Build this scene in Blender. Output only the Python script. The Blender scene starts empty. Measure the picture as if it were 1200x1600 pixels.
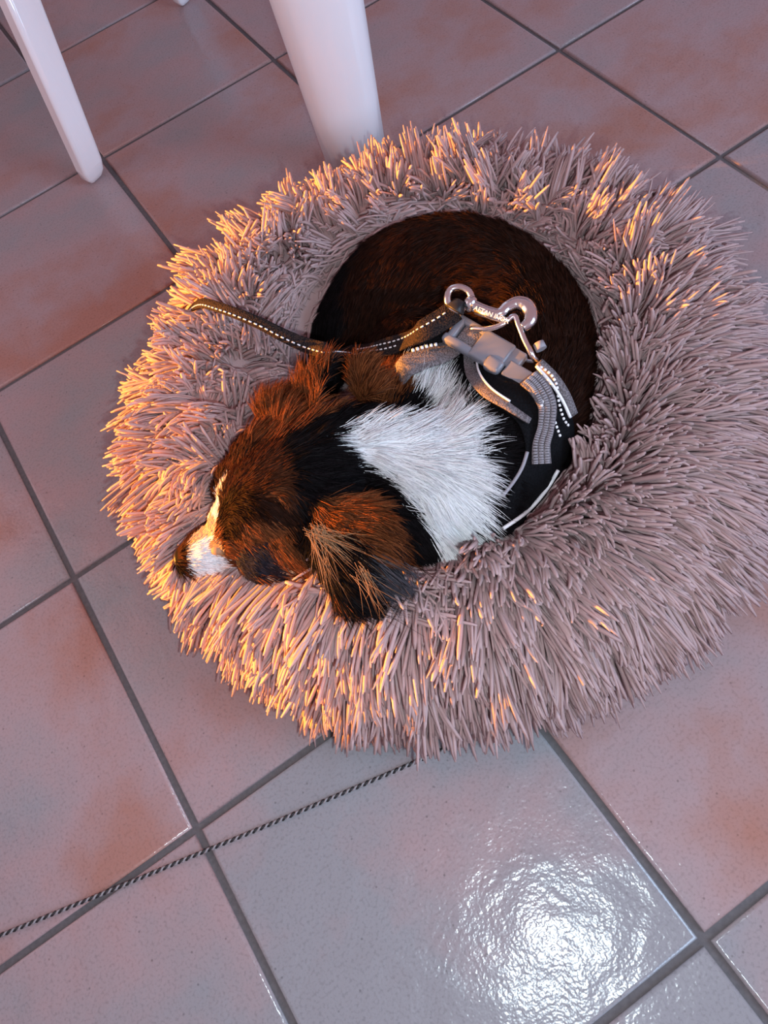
import bpy, bmesh, math, random
import numpy as np
from mathutils import Vector, Matrix
from mathutils.bvhtree import BVHTree

random.seed(7)
rng = np.random.default_rng(7)
C = bpy.context.scene.collection
scn = bpy.context.scene

# ------------------------------------------------------------------ camera
CAM_R = np.array([[0.986572237, 0.0730598517, 0.146073541],
                  [0.0, 0.894370655, -0.447326649],
                  [-0.163325507, 0.441320053, 0.882361258]])
CAM_T = np.array([0.06852938, -0.45866983, 0.7819842])
FPX = 1204.72
cam = bpy.data.cameras.new('camera')
cam_o = bpy.data.objects.new('camera', cam); C.objects.link(cam_o)
M = Matrix.Identity(4)
for r_ in range(3):
    for c_ in range(3): M[r_][c_] = CAM_R[r_, c_]
    M[r_][3] = CAM_T[r_]
cam_o.matrix_world = M
cam.sensor_fit = 'VERTICAL'; cam.sensor_height = 36; cam.lens = FPX / 1600 * 36
cam.clip_start = 0.01
scn.camera = cam_o

def at(px, py, z=0.0):
    """point of the room at height z that was measured at pixel (px, py)"""
    d = CAM_R @ np.array([(px - 600) / FPX, -(py - 800) / FPX, -1.0])
    k = (z - CAM_T[2]) / d[2]
    return CAM_T + k * d

# ------------------------------------------------------------------ world and light
w = bpy.data.worlds.new('room_light'); scn.world = w; w.use_nodes = True
bg = w.node_tree.nodes['Background']
bg.inputs[0].default_value = (0.90, 0.53, 0.61, 1); bg.inputs[1].default_value = 0.46

def light(name, kind, loc, energy, color, **kw):
    l = bpy.data.lights.new(name, kind); l.energy = energy; l.color = color
    for k, v in kw.items(): setattr(l, k, v)
    o = bpy.data.objects.new(name, l); C.objects.link(o); o.location = loc
    return o
# low evening sun from the left
sun = light('evening_sun', 'SUN', (-3, 0, 1), 24.0, (1.0, 0.34, 0.035), angle=math.radians(1.2))
SUN_EL, SUN_AZ = math.radians(7.0), math.radians(0.5)
sd = Vector((math.cos(SUN_AZ) * math.cos(SUN_EL), math.sin(SUN_AZ) * math.cos(SUN_EL), -math.sin(SUN_EL)))
sun.rotation_euler = sd.to_track_quat('-Z', 'Y').to_euler()
# the phone's own lamp, beside the lens
light('phone_lamp', 'POINT', (0.118, -0.545, 0.78), 13.0, (0.76, 0.92, 1.0), shadow_soft_size=0.012)
# daylight through a window on the right
wl = light('window_daylight', 'AREA', (2.5, -0.8, 1.3), 62.0, (0.48, 0.72, 1.0), shape='RECTANGLE', size=1.2, size_y=1.4)
wl.rotation_euler = (Vector((0, 0.5, 0.3)) - Vector((2.5, -0.8, 1.3))).to_track_quat('-Z', 'Y').to_euler()
# sky light through the opening of the added left wall
sl_ = light('window_sky_light', 'AREA', (-1.31, 0.115, 0.98), 3.2, (1.0, 0.80, 0.88), shape='RECTANGLE', size=1.4, size_y=.76)
sl_.rotation_euler = (0, math.radians(-90), 0)

vs = scn.view_settings
scn.display_settings.display_device = 'sRGB'
vs.view_transform = 'Standard'; vs.look = 'None'; vs.gamma = 1; vs.exposure = 0.0; vs.use_curve_mapping = False

# ------------------------------------------------------------------ helpers
def obj(name, me, mat, parent=None):
    if isinstance(me, bmesh.types.BMesh):
        bm = me; me = bpy.data.meshes.new(name); bm.to_mesh(me); bm.free()
    if mat is not None and not me.materials: me.materials.append(mat)
    o = bpy.data.objects.new(name, me); C.objects.link(o)
    if parent: o.parent = parent
    return o
def tag(o, label=None, cat=None, group=None, kind=None):
    for k, v in (('label', label), ('category', cat), ('group', group), ('kind', kind)):
        if v: o[k] = v
    return o
def empty(name, loc=(0, 0, 0)):
    o = bpy.data.objects.new(name, None); C.objects.link(o); o.location = loc; o.empty_display_size = .05
    return o
def keep(o, parent):
    """parent without moving"""
    o.parent = parent; o.matrix_parent_inverse = Matrix.Translation(-Vector(parent.location))
    return o
def smooth(me):
    me.polygons.foreach_set('use_smooth', [True] * len(me.polygons)); me.update()
def mesh_np(name, verts, faces):
    me = bpy.data.meshes.new(name)
    me.from_pydata([tuple(v) for v in verts], [], [tuple(f) for f in faces]); me.update()
    return me
def catmull(pts, n=8):
    p = np.array(pts, float); out = []
    for i in range(len(p) - 1):
        a = p[max(i - 1, 0)]; b = p[i]; c = p[i + 1]; d = p[min(i + 2, len(p) - 1)]
        for t in np.linspace(0, 1, n, endpoint=False):
            out.append(.5 * ((2 * b) + (c - a) * t + (2 * a - 5 * b + 4 * c - d) * t * t + (3 * b - a - 3 * c + d) * t ** 3))
    out.append(p[-1]); return np.array(out)
def tube(bm, pts, rad, sides=10, closed=False, squash=1.0):
    """swept tube with a parallel frame; rad is a number or one per point"""
    pts = np.array(pts, float); n = len(pts)
    rad = np.full(n, rad) if np.isscalar(rad) else np.array(rad, float)
    tan = np.gradient(pts, axis=0) if not closed else np.roll(pts, -1, 0) - np.roll(pts, 1, 0)
    tan /= np.linalg.norm(tan, axis=1)[:, None] + 1e-12
    ref = np.array([0, 0, 1.]) if abs(tan[0][2]) < .9 else np.array([1., 0, 0])
    u = np.cross(tan[0], ref); u /= np.linalg.norm(u)
    rings = []
    for i in range(n):
        u = u - tan[i] * (u @ tan[i]); u /= np.linalg.norm(u); v = np.cross(tan[i], u)
        ring = []
        for k in range(sides):
            a = 2 * math.pi * k / sides
            ring.append(bm.verts.new(pts[i] + rad[i] * (math.cos(a) * u + squash * math.sin(a) * v)))
        rings.append(ring)
    for i in range(n - 1 + (1 if closed else 0)):
        a, b = rings[i], rings[(i + 1) % n]
        for k in range(sides):
            f = bm.faces.new((a[k], a[(k + 1) % sides], b[(k + 1) % sides], b[k])); f.smooth = True
    if not closed:
        bm.faces.new(rings[0][::-1]); bm.faces.new(rings[-1])
def ribbon(bm, pts, width, thick, side=None):
    """flat strap; side gives the width direction per point (default horizontal)"""
    pts = np.array(pts, float); n = len(pts)
    width = np.full(n, width) if np.isscalar(width) else np.interp(np.linspace(0, 1, n), np.linspace(0, 1, len(width)), width)
    tan = np.gradient(pts, axis=0); tan /= np.linalg.norm(tan, axis=1)[:, None] + 1e-12
    prof = [(-.5, -.3), (-.47, -.5), (.47, -.5), (.5, -.3), (.5, .3), (.47, .5), (-.47, .5), (-.5, .3)]
    rings = []
    for i in range(n):
        s = np.cross(tan[i], [0, 0, 1.]) if side is None else np.array(side[i], float)
        s = s - tan[i] * (s @ tan[i]); s /= np.linalg.norm(s) + 1e-12
        u = np.cross(s, tan[i])
        rings.append([bm.verts.new(pts[i] + s * (a * width[i]) + u * (b * thick)) for a, b in prof])
    m = len(prof)
    for i in range(n - 1):
        for k in range(m):
            f = bm.faces.new((rings[i][k], rings[i][(k + 1) % m], rings[i + 1][(k + 1) % m], rings[i + 1][k])); f.smooth = True
    bm.faces.new(rings[0][::-1]); bm.faces.new(rings[-1])
    bmesh.ops.recalc_face_normals(bm, faces=bm.faces[:])
def rbox(bm, c, X, Y, Z, hx, hy, hz, bev=.2, seg=2):
    """bevelled box in the frame X,Y,Z"""
    r = bmesh.ops.create_cube(bm, size=2)
    vs_ = r['verts']
    es = list({e for v in vs_ for e in v.link_edges})
    for v in vs_:
        v.co = Vector((v.co.x * hx, v.co.y * hy, v.co.z * hz))
    out = bmesh.ops.bevel(bm, geom=es, offset=bev * min(hx, hy, hz), segments=seg, affect='EDGES', profile=.5)
    allv = set(v for v in vs_ if v.is_valid) | set(out['verts'])
    for v in allv:
        v.co = Vector(np.array(c) + v.co.x * np.array(X) + v.co.y * np.array(Y) + v.co.z * np.array(Z))
    for f in {f for v in allv for f in v.link_faces}: f.smooth = True

class NT:
    def __init__(s, name):
        s.m = bpy.data.materials.new(name); s.m.use_nodes = True; s.t = s.m.node_tree
        s.b = s.t.nodes['Principled BSDF']
    def n(s, kind, **kw):
        nd = s.t.nodes.new(kind)
        for k, v in kw.items():
            if k.startswith('i_'):
                nd.inputs[k[2:].replace('_', ' ')].default_value = v
            else: setattr(nd, k, v)
        return nd
    def l(s, a, b): s.t.links.new(a, b)
def basic(name, col, rough=.5, metal=0., spec=.5, coat=0.):
    m = NT(name); b = m.b
    b.inputs['Base Color'].default_value = (*col, 1); b.inputs['Roughness'].default_value = rough
    b.inputs['Metallic'].default_value = metal; b.inputs['Specular IOR Level'].default_value = spec
    b.inputs['Coat Weight'].default_value = coat
    return m

# ------------------------------------------------------------------ materials
def mat_tile():
    m = NT('glazed_stone_tile')
    tc = m.n('ShaderNodeTexCoord'); oi = m.n('ShaderNodeObjectInfo')
    sc = m.n('ShaderNodeVectorMath', operation='SCALE'); sc.inputs['Scale'].default_value = 37.0
    cmb = m.n('ShaderNodeCombineXYZ'); m.l(oi.outputs['Random'], cmb.inputs[0]); m.l(oi.outputs['Random'], cmb.inputs[1])
    m.l(cmb.outputs[0], sc.inputs[0])
    add = m.n('ShaderNodeVectorMath', operation='ADD'); m.l(tc.outputs['Object'], add.inputs[0]); m.l(sc.outputs[0], add.inputs[1])
    big = m.n('ShaderNodeTexNoise', i_Scale=4.5, i_Detail=5.0, i_Roughness=.55); m.l(add.outputs[0], big.inputs['Vector'])
    # distance to the tile's rim: tiles are redder towards some corners
    ramp = m.n('ShaderNodeValToRGB'); e = ramp.color_ramp.elements
    e[0].position = .36; e[0].color = (.30, .30, .318, 1); e[1].position = .70; e[1].color = (.40, .205, .165, 1)
    x = ramp.color_ramp.elements.new(.54); x.color = (.40, .29, .295, 1)
    mth = m.n('ShaderNodeMath', operation='MULTIPLY_ADD'); m.l(oi.outputs['Random'], mth.inputs[0]); mth.inputs[1].default_value = .16
    m.l(big.outputs['Fac'], mth.inputs[2])
    sub = m.n('ShaderNodeMath', operation='SUBTRACT'); m.l(mth.outputs[0], sub.inputs[0]); sub.inputs[1].default_value = .58
    sep = m.n('ShaderNodeSeparateColor'); m.l(oi.outputs['Color'], sep.inputs[0])
    ton = m.n('ShaderNodeMath', operation='ADD'); m.l(sub.outputs[0], ton.inputs[0]); m.l(sep.outputs[0], ton.inputs[1])
    m.l(ton.outputs[0], ramp.inputs[0])
    fine = m.n('ShaderNodeTexNoise', i_Scale=330.0, i_Detail=2.0); m.l(add.outputs[0], fine.inputs['Vector'])
    fr = m.n('ShaderNodeMapRange'); m.l(fine.outputs['Fac'], fr.inputs[0])
    fr.inputs[1].default_value = .3; fr.inputs[2].default_value = .5; fr.inputs[3].default_value = .84; fr.inputs[4].default_value = 1.02
    vor = m.n('ShaderNodeTexVoronoi', i_Scale=70.0); m.l(add.outputs[0], vor.inputs['Vector'])
    vr = m.n('ShaderNodeMapRange'); m.l(vor.outputs['Distance'], vr.inputs[0])
    vr.inputs[1].default_value = .04; vr.inputs[2].default_value = .10; vr.inputs[3].default_value = .62; vr.inputs[4].default_value = 1.
    mul = m.n('ShaderNodeMath', operation='MULTIPLY'); m.l(fr.outputs[0], mul.inputs[0]); m.l(vr.outputs[0], mul.inputs[1])
    mix = m.n('ShaderNodeVectorMath', operation='SCALE'); m.l(ramp.outputs[0], mix.inputs[0]); m.l(mul.outputs[0], mix.inputs['Scale'])
    m.l(mix.outputs[0], m.b.inputs['Base Color'])
    m.b.inputs['Roughness'].default_value = .20; m.b.inputs['Specular IOR Level'].default_value = .45
    b1 = m.n('ShaderNodeTexNoise', i_Scale=19.0, i_Detail=2.0, i_Distortion=.6); m.l(add.outputs[0], b1.inputs['Vector'])
    b2 = m.n('ShaderNodeTexNoise', i_Scale=260.0, i_Detail=1.0); m.l(add.outputs[0], b2.inputs['Vector'])
    bp1 = m.n('ShaderNodeBump', i_Strength=.55, i_Distance=.004); m.l(b1.outputs['Fac'], bp1.inputs['Height'])
    bp2 = m.n('ShaderNodeBump', i_Strength=.4, i_Distance=.0008); m.l(b2.outputs['Fac'], bp2.inputs['Height'])
    m.l(bp1.outputs[0], bp2.inputs['Normal']); m.l(bp2.outputs[0], m.b.inputs['Normal'])
    return m.m
def mat_grout():
    m = NT('dark_cement_grout'); tc = m.n('ShaderNodeTexCoord')
    a = m.n('ShaderNodeTexNoise', i_Scale=220.0, i_Detail=4.0); m.l(tc.outputs['Object'], a.inputs['Vector'])
    r = m.n('ShaderNodeValToRGB'); r.color_ramp.elements[0].color = (.085, .08, .085, 1); r.color_ramp.elements[1].color = (.175, .165, .17, 1)
    m.l(a.outputs['Fac'], r.inputs[0]); m.l(r.outputs[0], m.b.inputs['Base Color']); m.b.inputs['Roughness'].default_value = .9
    bp = m.n('ShaderNodeBump', i_Strength=.5, i_Distance=.001); m.l(a.outputs['Fac'], bp.inputs['Height']); m.l(bp.outputs[0], m.b.inputs['Normal'])
    return m.m
def mat_shag():
    m = NT('taupe_shag'); g = m.n('ShaderNodeNewGeometry')
    r = m.n('ShaderNodeValToRGB'); e = r.color_ramp.elements
    e[0].color = (.56, .385, .375, 1); e[1].color = (.70, .50, .49, 1)
    m.l(g.outputs['Random Per Island'], r.inputs[0]); m.l(r.outputs[0], m.b.inputs['Base Color'])
    m.b.inputs['Roughness'].default_value = .62; m.b.inputs['Specular IOR Level'].default_value = .35
    m.b.inputs['Sheen Weight'].default_value = .15
    tr = m.n('ShaderNodeBsdfTranslucent'); m.l(r.outputs[0], tr.inputs[0])
    mx = m.n('ShaderNodeMixShader'); mx.inputs[0].default_value = .26
    m.l(m.b.outputs[0], mx.inputs[1]); m.l(tr.outputs[0], mx.inputs[2])
    m.l(mx.outputs[0], m.t.nodes['Material Output'].inputs[0])
    nz = m.n('ShaderNodeTexNoise', i_Scale=900.0); bp = m.n('ShaderNodeBump', i_Strength=.4, i_Distance=.0006)
    m.l(nz.outputs['Fac'], bp.inputs['Height']); m.l(bp.outputs[0], m.b.inputs['Normal'])
    return m.m
def mat_attr(name, rough, spec, attr='coat'):
    m = NT(name); a = m.n('ShaderNodeAttribute'); a.attribute_name = attr
    m.l(a.outputs['Color'], m.b.inputs['Base Color'])
    m.b.inputs['Roughness'].default_value = rough; m.b.inputs['Specular IOR Level'].default_value = spec
    return m.m
def mat_webbing(name, c0, c1, scale=900.0, rough=.6, spec=.4):
    m = NT(name); m.b.inputs['Specular IOR Level'].default_value = spec; tc = m.n('ShaderNodeTexCoord')
    a = m.n('ShaderNodeTexVoronoi', i_Scale=scale); m.l(tc.outputs['Object'], a.inputs['Vector'])
    r = m.n('ShaderNodeValToRGB'); r.color_ramp.elements[0].color = (*c1, 1); r.color_ramp.elements[1].color = (*c0, 1)
    r.color_ramp.elements[1].position = .7
    m.l(a.outputs['Distance'], r.inputs[0]); m.l(r.outputs[0], m.b.inputs['Base Color']); m.b.inputs['Roughness'].default_value = rough
    bp = m.n('ShaderNodeBump', i_Strength=.7, i_Distance=.0008); m.l(a.outputs['Distance'], bp.inputs['Height']); m.l(bp.outputs[0], m.b.inputs['Normal'])
    return m.m
def mat_paint():
    m = basic('white_gloss_paint', (.88, .87, .91), .16, spec=.6)
    nz = m.n('ShaderNodeTexNoise', i_Scale=14.0); bp = m.n('ShaderNodeBump', i_Strength=.05, i_Distance=.004)
    m.l(nz.outputs['Fac'], bp.inputs['Height']); m.l(bp.outputs[0], m.b.inputs['Normal'])
    return m.m
MAT = dict(tile=mat_tile(), grout=mat_grout(), shag=mat_shag(), paint=mat_paint(),
           fur=mat_attr('coat_hair', .55, .05), skin=mat_attr('coat_skin', .8, .05),
           nose=basic('nose_leather', (.012, .009, .009), .35).m,
           black=mat_webbing('black_mesh_fabric', (.0035, .0035, .0045), (.008, .008, .010), 500.0, .9, .12),
           leash=mat_webbing('dark_webbing', (.007, .006, .008), (.060, .036, .028), 700.0, .8, .15),
           grey=mat_webbing('grey_webbing', (.10, .085, .09), (.27, .24, .26), 650.0),
           pipe=basic('grey_piping', (.30, .28, .31), .6).m,
           white=basic('reflective_thread', (.92, .92, .95), .3).m,
           plastic=basic('grey_plastic', (.19, .20, .24), .32).m,
           steel=basic('polished_steel', (.72, .72, .74), .20, metal=1.).m,
           cord_d=basic('black_cord', (.012, .012, .014), .5).m, cord_l=basic('pale_cord', (.30, .28, .29), .5).m)

# ------------------------------------------------------------------ floor
GA = math.radians(33.714570); PITCH = .335; G0 = np.array([-.99346221, .71706300])
ga = np.array([math.cos(GA), math.sin(GA)]); gb = np.array([math.sin(GA), -math.cos(GA)])
bm = bmesh.new()
rbox(bm, (0, 0, -.029), (1, 0, 0), (0, 1, 0), (0, 0, 1), 2.6, 2.6, .025, .05, 1)
floor = tag(obj('floor', bm, MAT['grout']), 'floor of square pinkish grey glazed tiles with dark grey joints', kind='structure')
def tile_mesh():
    h = (PITCH - .0072) / 2; bm = bmesh.new()
    prof = [(h, -.006), (h, -.0022), (h - .0012, -.0006), (h - .0034, 0.0)]
    rings = []
    for d, z in prof:
        ring = []
        for sx, sy in ((1, 1), (-1, 1), (-1, -1), (1, -1)):
            ring.append(bm.verts.new((sx * d, sy * d, z)))
        rings.append(ring)
    for i in range(len(rings) - 1):
        for k in range(4):
            f = bm.faces.new((rings[i][k], rings[i][(k + 1) % 4], rings[i + 1][(k + 1) % 4], rings[i + 1][k])); f.smooth = i > 0
    bm.faces.new(rings[-1])
    me = bpy.data.meshes.new('tile'); bm.to_mesh(me); bm.free(); me.materials.append(MAT['tile']); return me
tme = tile_mesh()
for i in range(-4, 11):
    for j in range(-6, 12):
        c = G0 + PITCH * ((i + .5) * ga + (j + .5) * gb)
        # the stretch of floor in view and a little round it
        if not (-1.06 < c[0] < 1.45 and -1.1 < c[1] < 1.6): continue
        o = bpy.data.objects.new('tile', tme); C.objects.link(o); o.parent = floor
        grey = (i, j) in ((0, 4), (-1, 4), (0, 5), (-1, 5))     # a greyer batch of tiles
        o.color = ((.40 if grey else .53) + rng.normal(0, .015), 0, 0, 1)
        o.location = (c[0], c[1], rng.normal(0, .0003)); o.rotation_euler = (rng.normal(0, .0012), rng.normal(0, .0012), GA + rng.integers(0, 4) * math.pi / 2 + rng.normal(0, .0008))

# ------------------------------------------------------------------ unseen left wall, added so its opening keeps the sun off the floor
bm = bmesh.new()
WX, Y0, Y1, Z0, Z1 = -1.32, -.335, .40, .190, 1.7
for (ya, yb, za, zb) in ((-2.4, Y0, -.004, 2.4), (Y1, 2.4, -.004, 2.4), (Y0, Y1, -.004, Z0), (Y0, Y1, Z1, 2.4)):
    r = bmesh.ops.create_cube(bm, size=1)
    for v in r['verts']:
        v.co = Vector((WX - .06 + v.co.x * .12, (ya + yb) / 2 + v.co.y * (yb - ya), (za + zb) / 2 + v.co.z * (zb - za)))
tag(obj('added_sun_wall', bm, basic('pale_plaster', (.62, .52, .48), .85).m), 'unseen plastered wall added to limit the evening sun to the bed', kind='structure')

# ------------------------------------------------------------------ the dog's body
def dog_points():
    P = []
    def run(pts, n=10):
        s = catmull([list(at(x, y, z)) + [r] for x, y, z, r in pts], n)
        P.extend([(q[:3], q[3]) for q in s])
    # spine: skull, neck, shoulder, back, rump, haunch
    run([(540, 715, .150, .047), (610, 725, .140, .052), (690, 755, .120, .064), (775, 705, .110, .068),
         (822, 610, .108, .066), (818, 510, .105, .068), (735, 447, .108, .074), (640, 455, .103, .072), (570, 500, .092, .052)])
    run([(735, 780, .105, .060), (720, 820, .092, .044)])          # chest under the ruff
    run([(655, 560, .090, .062), (700, 610, .095, .066), (640, 640, .105, .055)])   # the curl's inside
    run([(545, 520, .075, .045), (520, 550, .065, .034), (500, 590, .06, .026)])    # hind leg and tail tucked in
    # head
    run([(505, 735, .158, .050), (455, 775, .160, .053), (425, 795, .160, .050)])
    run([(425, 795, .158, .048), (385, 825, .152, .036), (355, 846, .150, .025), (325, 862, .148, .0215), (303, 872, .146, .0185)], 8)
    run([(455, 840, .150, .040), (420, 860, .146, .033)])           # right cheek
    run([(425, 730, .152, .042), (390, 765, .148, .034)])           # left cheek
    run([(440, 655, .160, .024), (470, 690, .165, .028)])           # left ear root
    run([(520, 800, .175, .026), (500, 790, .170, .030)])           # right ear root
    run([(610, 800, .130, .045), (645, 845, .118, .042), (665, 872, .108, .030)])   # dark shoulder beside the ear
    run([(680, 880, .115, .016), (700, 872, .112, .018)])           # forepaw
    return P
def sheet(center, across, half, zlist, bulge, th, nu=10, nv=9):
    """ear leather: a curved leaf, closed"""
    cl = catmull([list(at(x, y, z)) + [h] for (x, y), z, h in zip(center, zlist, half)], nu // (len(center) - 1) + 3)
    ax = np.array([across[0], -across[1], across[2]]); ax /= np.linalg.norm(ax)
    tan = np.gradient(cl[:, :3], axis=0); V = []
    for sgn in (1, -1):
        for q, t in zip(cl, tan):
            t = t / np.linalg.norm(t); a = ax - t * (ax @ t); a /= np.linalg.norm(a); n = np.cross(a, t)
            if n[2] < 0: n = -n
            for k in range(nv):
                v = -1 + 2 * k / (nv - 1)
                edge = math.sqrt(max(0, 1 - v * v)) * .8 + .2
                V.append(q[:3] + a * v * q[3] + n * (bulge * (1 - v * v) + sgn * th * edge))
    m = len(cl); F = []
    idx = lambda s, i, k: s * m * nv + i * nv + k
    for i in range(m - 1):
        for k in range(nv - 1):
            F.append((idx(0, i, k), idx(0, i, k + 1), idx(0, i + 1, k + 1), idx(0, i + 1, k)))
            F.append((idx(1, i, k), idx(1, i + 1, k), idx(1, i + 1, k + 1), idx(1, i, k + 1)))
        for k in (0, nv - 1):
            F.append((idx(0, i, k), idx(0, i + 1, k), idx(1, i + 1, k), idx(1, i, k)))
    for i in (0, m - 1):
        for k in range(nv - 1):
            F.append((idx(0, i, k), idx(1, i, k), idx(1, i, k + 1), idx(0, i, k + 1)))
    return V, F
bm = bmesh.new()
for p, r in dog_points():
    bmesh.ops.create_icosphere(bm, subdivisions=3, radius=float(r), matrix=Matrix.Translation(Vector(p)))
EARS = [sheet([(512, 795), (545, 840), (560, 895), (556, 955)], (1, -.25, .15), [.026, .040, .036, .016], [.185, .190, .180, .158], .010, .0034),
        sheet([(450, 655), (480, 605), (512, 556)], (.75, .65, .35), [.026, .022, .006], [.172, .192, .205], -.012, .0034),
        sheet([(585, 620), (572, 590), (562, 562)], (1, .1, .2), [.020, .018, .010], [.168, .178, .182], .006, .0034)]
for V, F in EARS:
    vv = [bm.verts.new(v) for v in V]
    for f in F: bm.faces.new([vv[i] for i in f])
bmesh.ops.recalc_face_normals(bm, faces=bm.faces[:])
tmp = bpy.data.meshes.new('tmp'); bm.to_mesh(tmp); bm.free()
to = bpy.data.objects.new('tmp', tmp); C.objects.link(to)
md = to.modifiers.new('r', 'REMESH'); md.mode = 'VOXEL'; md.voxel_size = .0028; md.use_smooth_shade = True
ms = to.modifiers.new('s', 'SMOOTH'); ms.iterations = 6; ms.factor = .5
dg = bpy.context.evaluated_depsgraph_get(); dg.update()
body_me = bpy.data.meshes.new_from_object(to.evaluated_get(dg)); body_me.name = 'body'
bpy.data.objects.remove(to); bpy.data.meshes.remove(tmp)
nv_ = len(body_me.vertices)
BV = np.empty(nv_ * 3); body_me.vertices.foreach_get('co', BV); BV = BV.reshape(-1, 3)
body_me.calc_loop_triangles()
BT = np.empty(len(body_me.loop_triangles) * 3, int); body_me.loop_triangles.foreach_get('vertices', BT); BT = BT.reshape(-1, 3)
BVH = BVHTree.FromPolygons([tuple(v) for v in BV], [tuple(int(i) for i in t) for t in BT])
def top(x, y, default=.06):
    h = BVH.ray_cast(Vector((x, y, 1.0)), Vector((0, 0, -1)))
    return h[0].z if h[0] is not None else default
def inside(p):
    h = BVH.find_nearest(Vector(p))
    return h[0] is not None and (Vector(p) - h[0]).dot(h[1]) < 0
def onto(px, py, lift, z0=.17):
    """pixel of the photo put on the dog's coat"""
    z = z0
    for _ in range(6):
        p = at(px, py, z); z = .5 * z + .5 * (top(p[0], p[1], .10) + lift)
    p = at(px, py, z); return np.array([p[0], p[1], z])

# ------------------------------------------------------------------ coat markings and some painted shade (seen from above, fixed to the dog)
def zone(pts, z=.17): return np.array([at(x, y, z)[:2] for x, y in pts])
def inpoly(P, poly):
    x, y = P[:, 0], P[:, 1]; c = np.zeros(len(P), bool); n = len(poly)
    for i in range(n):
        x1, y1 = poly[i]; x2, y2 = poly[(i + 1) % n]
        if y1 == y2: continue
        c ^= ((y1 > y) != (y2 > y)) & (x < (x2 - x1) * (y - y1) / (y2 - y1) + x1)
    return c
BLACK = (.0045, .0033, .0038); BROWN = (.042, .0125, .005); RUST = (.125, .038, .013); DARK = (.016, .0055, .003)
WHITE = (.80, .80, .82); CREAM = (.62, .42, .26); TANC = (.45, .24, .12)
ZONES = [  # (polygon, colour, hair length, lift)
    (zone([(470, 290), (960, 290), (960, 700), (860, 700), (700, 560), (480, 620)], .13), DARK, .013, .22),
    (zone([(480, 440), (560, 330), (600, 380), (545, 470), (540, 560), (470, 620)], .12), BLACK, .013, .2),  # shadow of ear and rim, put into the coat colour
    (zone([(270, 960), (270, 840), (310, 700), (400, 620), (470, 640), (490, 700), (478, 790), (470, 960)]), BROWN, .010, .28),
    (zone([(330, 840), (460, 800), (470, 950), (380, 930), (340, 900)], .165), RUST, .010, .28),
    (zone([(345, 815), (380, 780), (430, 800), (470, 810), (470, 835), (400, 830), (350, 850)], .175), DARK, .010, .28),  # fold shading along the head's midline, painted as darker hair
    (zone([(445, 705), (480, 660), (560, 620), (660, 600), (660, 690), (600, 690), (530, 715), (560, 760), (640, 840), (700, 880), (690, 905), (620, 960), (560, 1000), (520, 980), (480, 930), (455, 880), (480, 820), (470, 760)]), BLACK, .020, .30),
    (zone([(385, 690), (400, 600), (505, 535), (535, 545), (520, 570), (500, 620), (520, 650), (480, 680), (440, 700)], .185), RUST, .026, .40),
    (zone([(530, 560), (640, 540), (640, 590), (600, 620), (540, 630)], .175), RUST, .016, .45),
    (zone([(480, 800), (500, 785), (560, 772), (605, 795), (610, 870), (590, 878), (565, 845), (520, 830)], .195), RUST, .022, .35),
    (zone([(445, 870), (468, 862), (496, 912), (530, 950), (512, 962), (478, 925)], .16), RUST, .024, .3),
    (zone([(585, 890), (650, 880), (660, 930), (610, 960), (580, 930)], .17), (.05, .047, .056), .028, .3),
    (zone([(528, 715), (560, 690), (610, 683), (655, 660), (672, 630), (645, 600), (622, 572), (645, 562), (675, 578), (700, 610), (722, 650), (738, 690), (742, 740), (738, 800), (735, 868), (712, 885), (690, 850), (650, 795), (600, 750), (560, 738)], .165), WHITE, .030, .26),
    # face
    (zone([(318, 826), (322, 785), (346, 757), (364, 750), (356, 786), (342, 824)], .172), WHITE, .007, .3),
    (zone([(290, 850), (318, 818), (338, 812), (350, 830), (338, 850), (312, 862), (296, 864)], .162), CREAM, .005, .25),
    (zone([(304, 868), (318, 856), (348, 852), (354, 880), (385, 908), (340, 935), (290, 905)], .152), WHITE, .006, .25),
    (zone([(412, 900), (470, 906), (470, 918), (418, 914)], .14), CREAM, .007, .2),
    (zone([(365, 875), (390, 864), (430, 864), (450, 900), (370, 903)], .16), (.016, .015, .022), .006, .2),
    (zone([(330, 850), (340, 846), (350, 852), (351, 864), (343, 870), (331, 864)], .165), TANC, .004, .3),
]
VEST_IN = [(722, 540), (735, 585), (770, 625), (812, 662), (822, 712), (802, 765), (775, 822)]
VEST_OUT = [(838, 585), (872, 612), (893, 648), (897, 690), (877, 740), (843, 787), (800, 832)]
vest_zone = zone(VEST_IN[:-1] + [(770, 840)] + VEST_OUT[::-1], .16)
def coat(P, jit=.0035):
    face = at(330, 850, .16)[:2]
    jj = jit * np.clip(np.linalg.norm(P[:, :2] - face, axis=1) / .09, .25, 1)
    Q = P[:, :2] + rng.normal(0, 1, (len(P), 2)) * jj[:, None]
    col = np.tile(np.array(BLACK), (len(P), 1)); L = np.full(len(P), .014); lift = np.full(len(P), .25)
    for poly, c, ln, lf in ZONES:
        k = inpoly(Q, poly); col[k] = c; L[k] = ln; lift[k] = lf
    return col, L, lift
# body mesh colours follow the coat, so the hair has the right ground
ground, _, _ = coat(BV, .001)
ca = body_me.color_attributes.new('coat', 'FLOAT_COLOR', 'POINT')
ca.data.foreach_set('color', np.c_[ground * .8, np.ones(nv_)].astype(np.float32).ravel())
body_me.materials.clear(); body_me.materials.append(MAT['skin'])
dog_o = tag(obj('dog', body_me, MAT['skin']), 'small black, brown and white long-haired dog curled asleep in the fluffy bed', 'dog')

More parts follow.
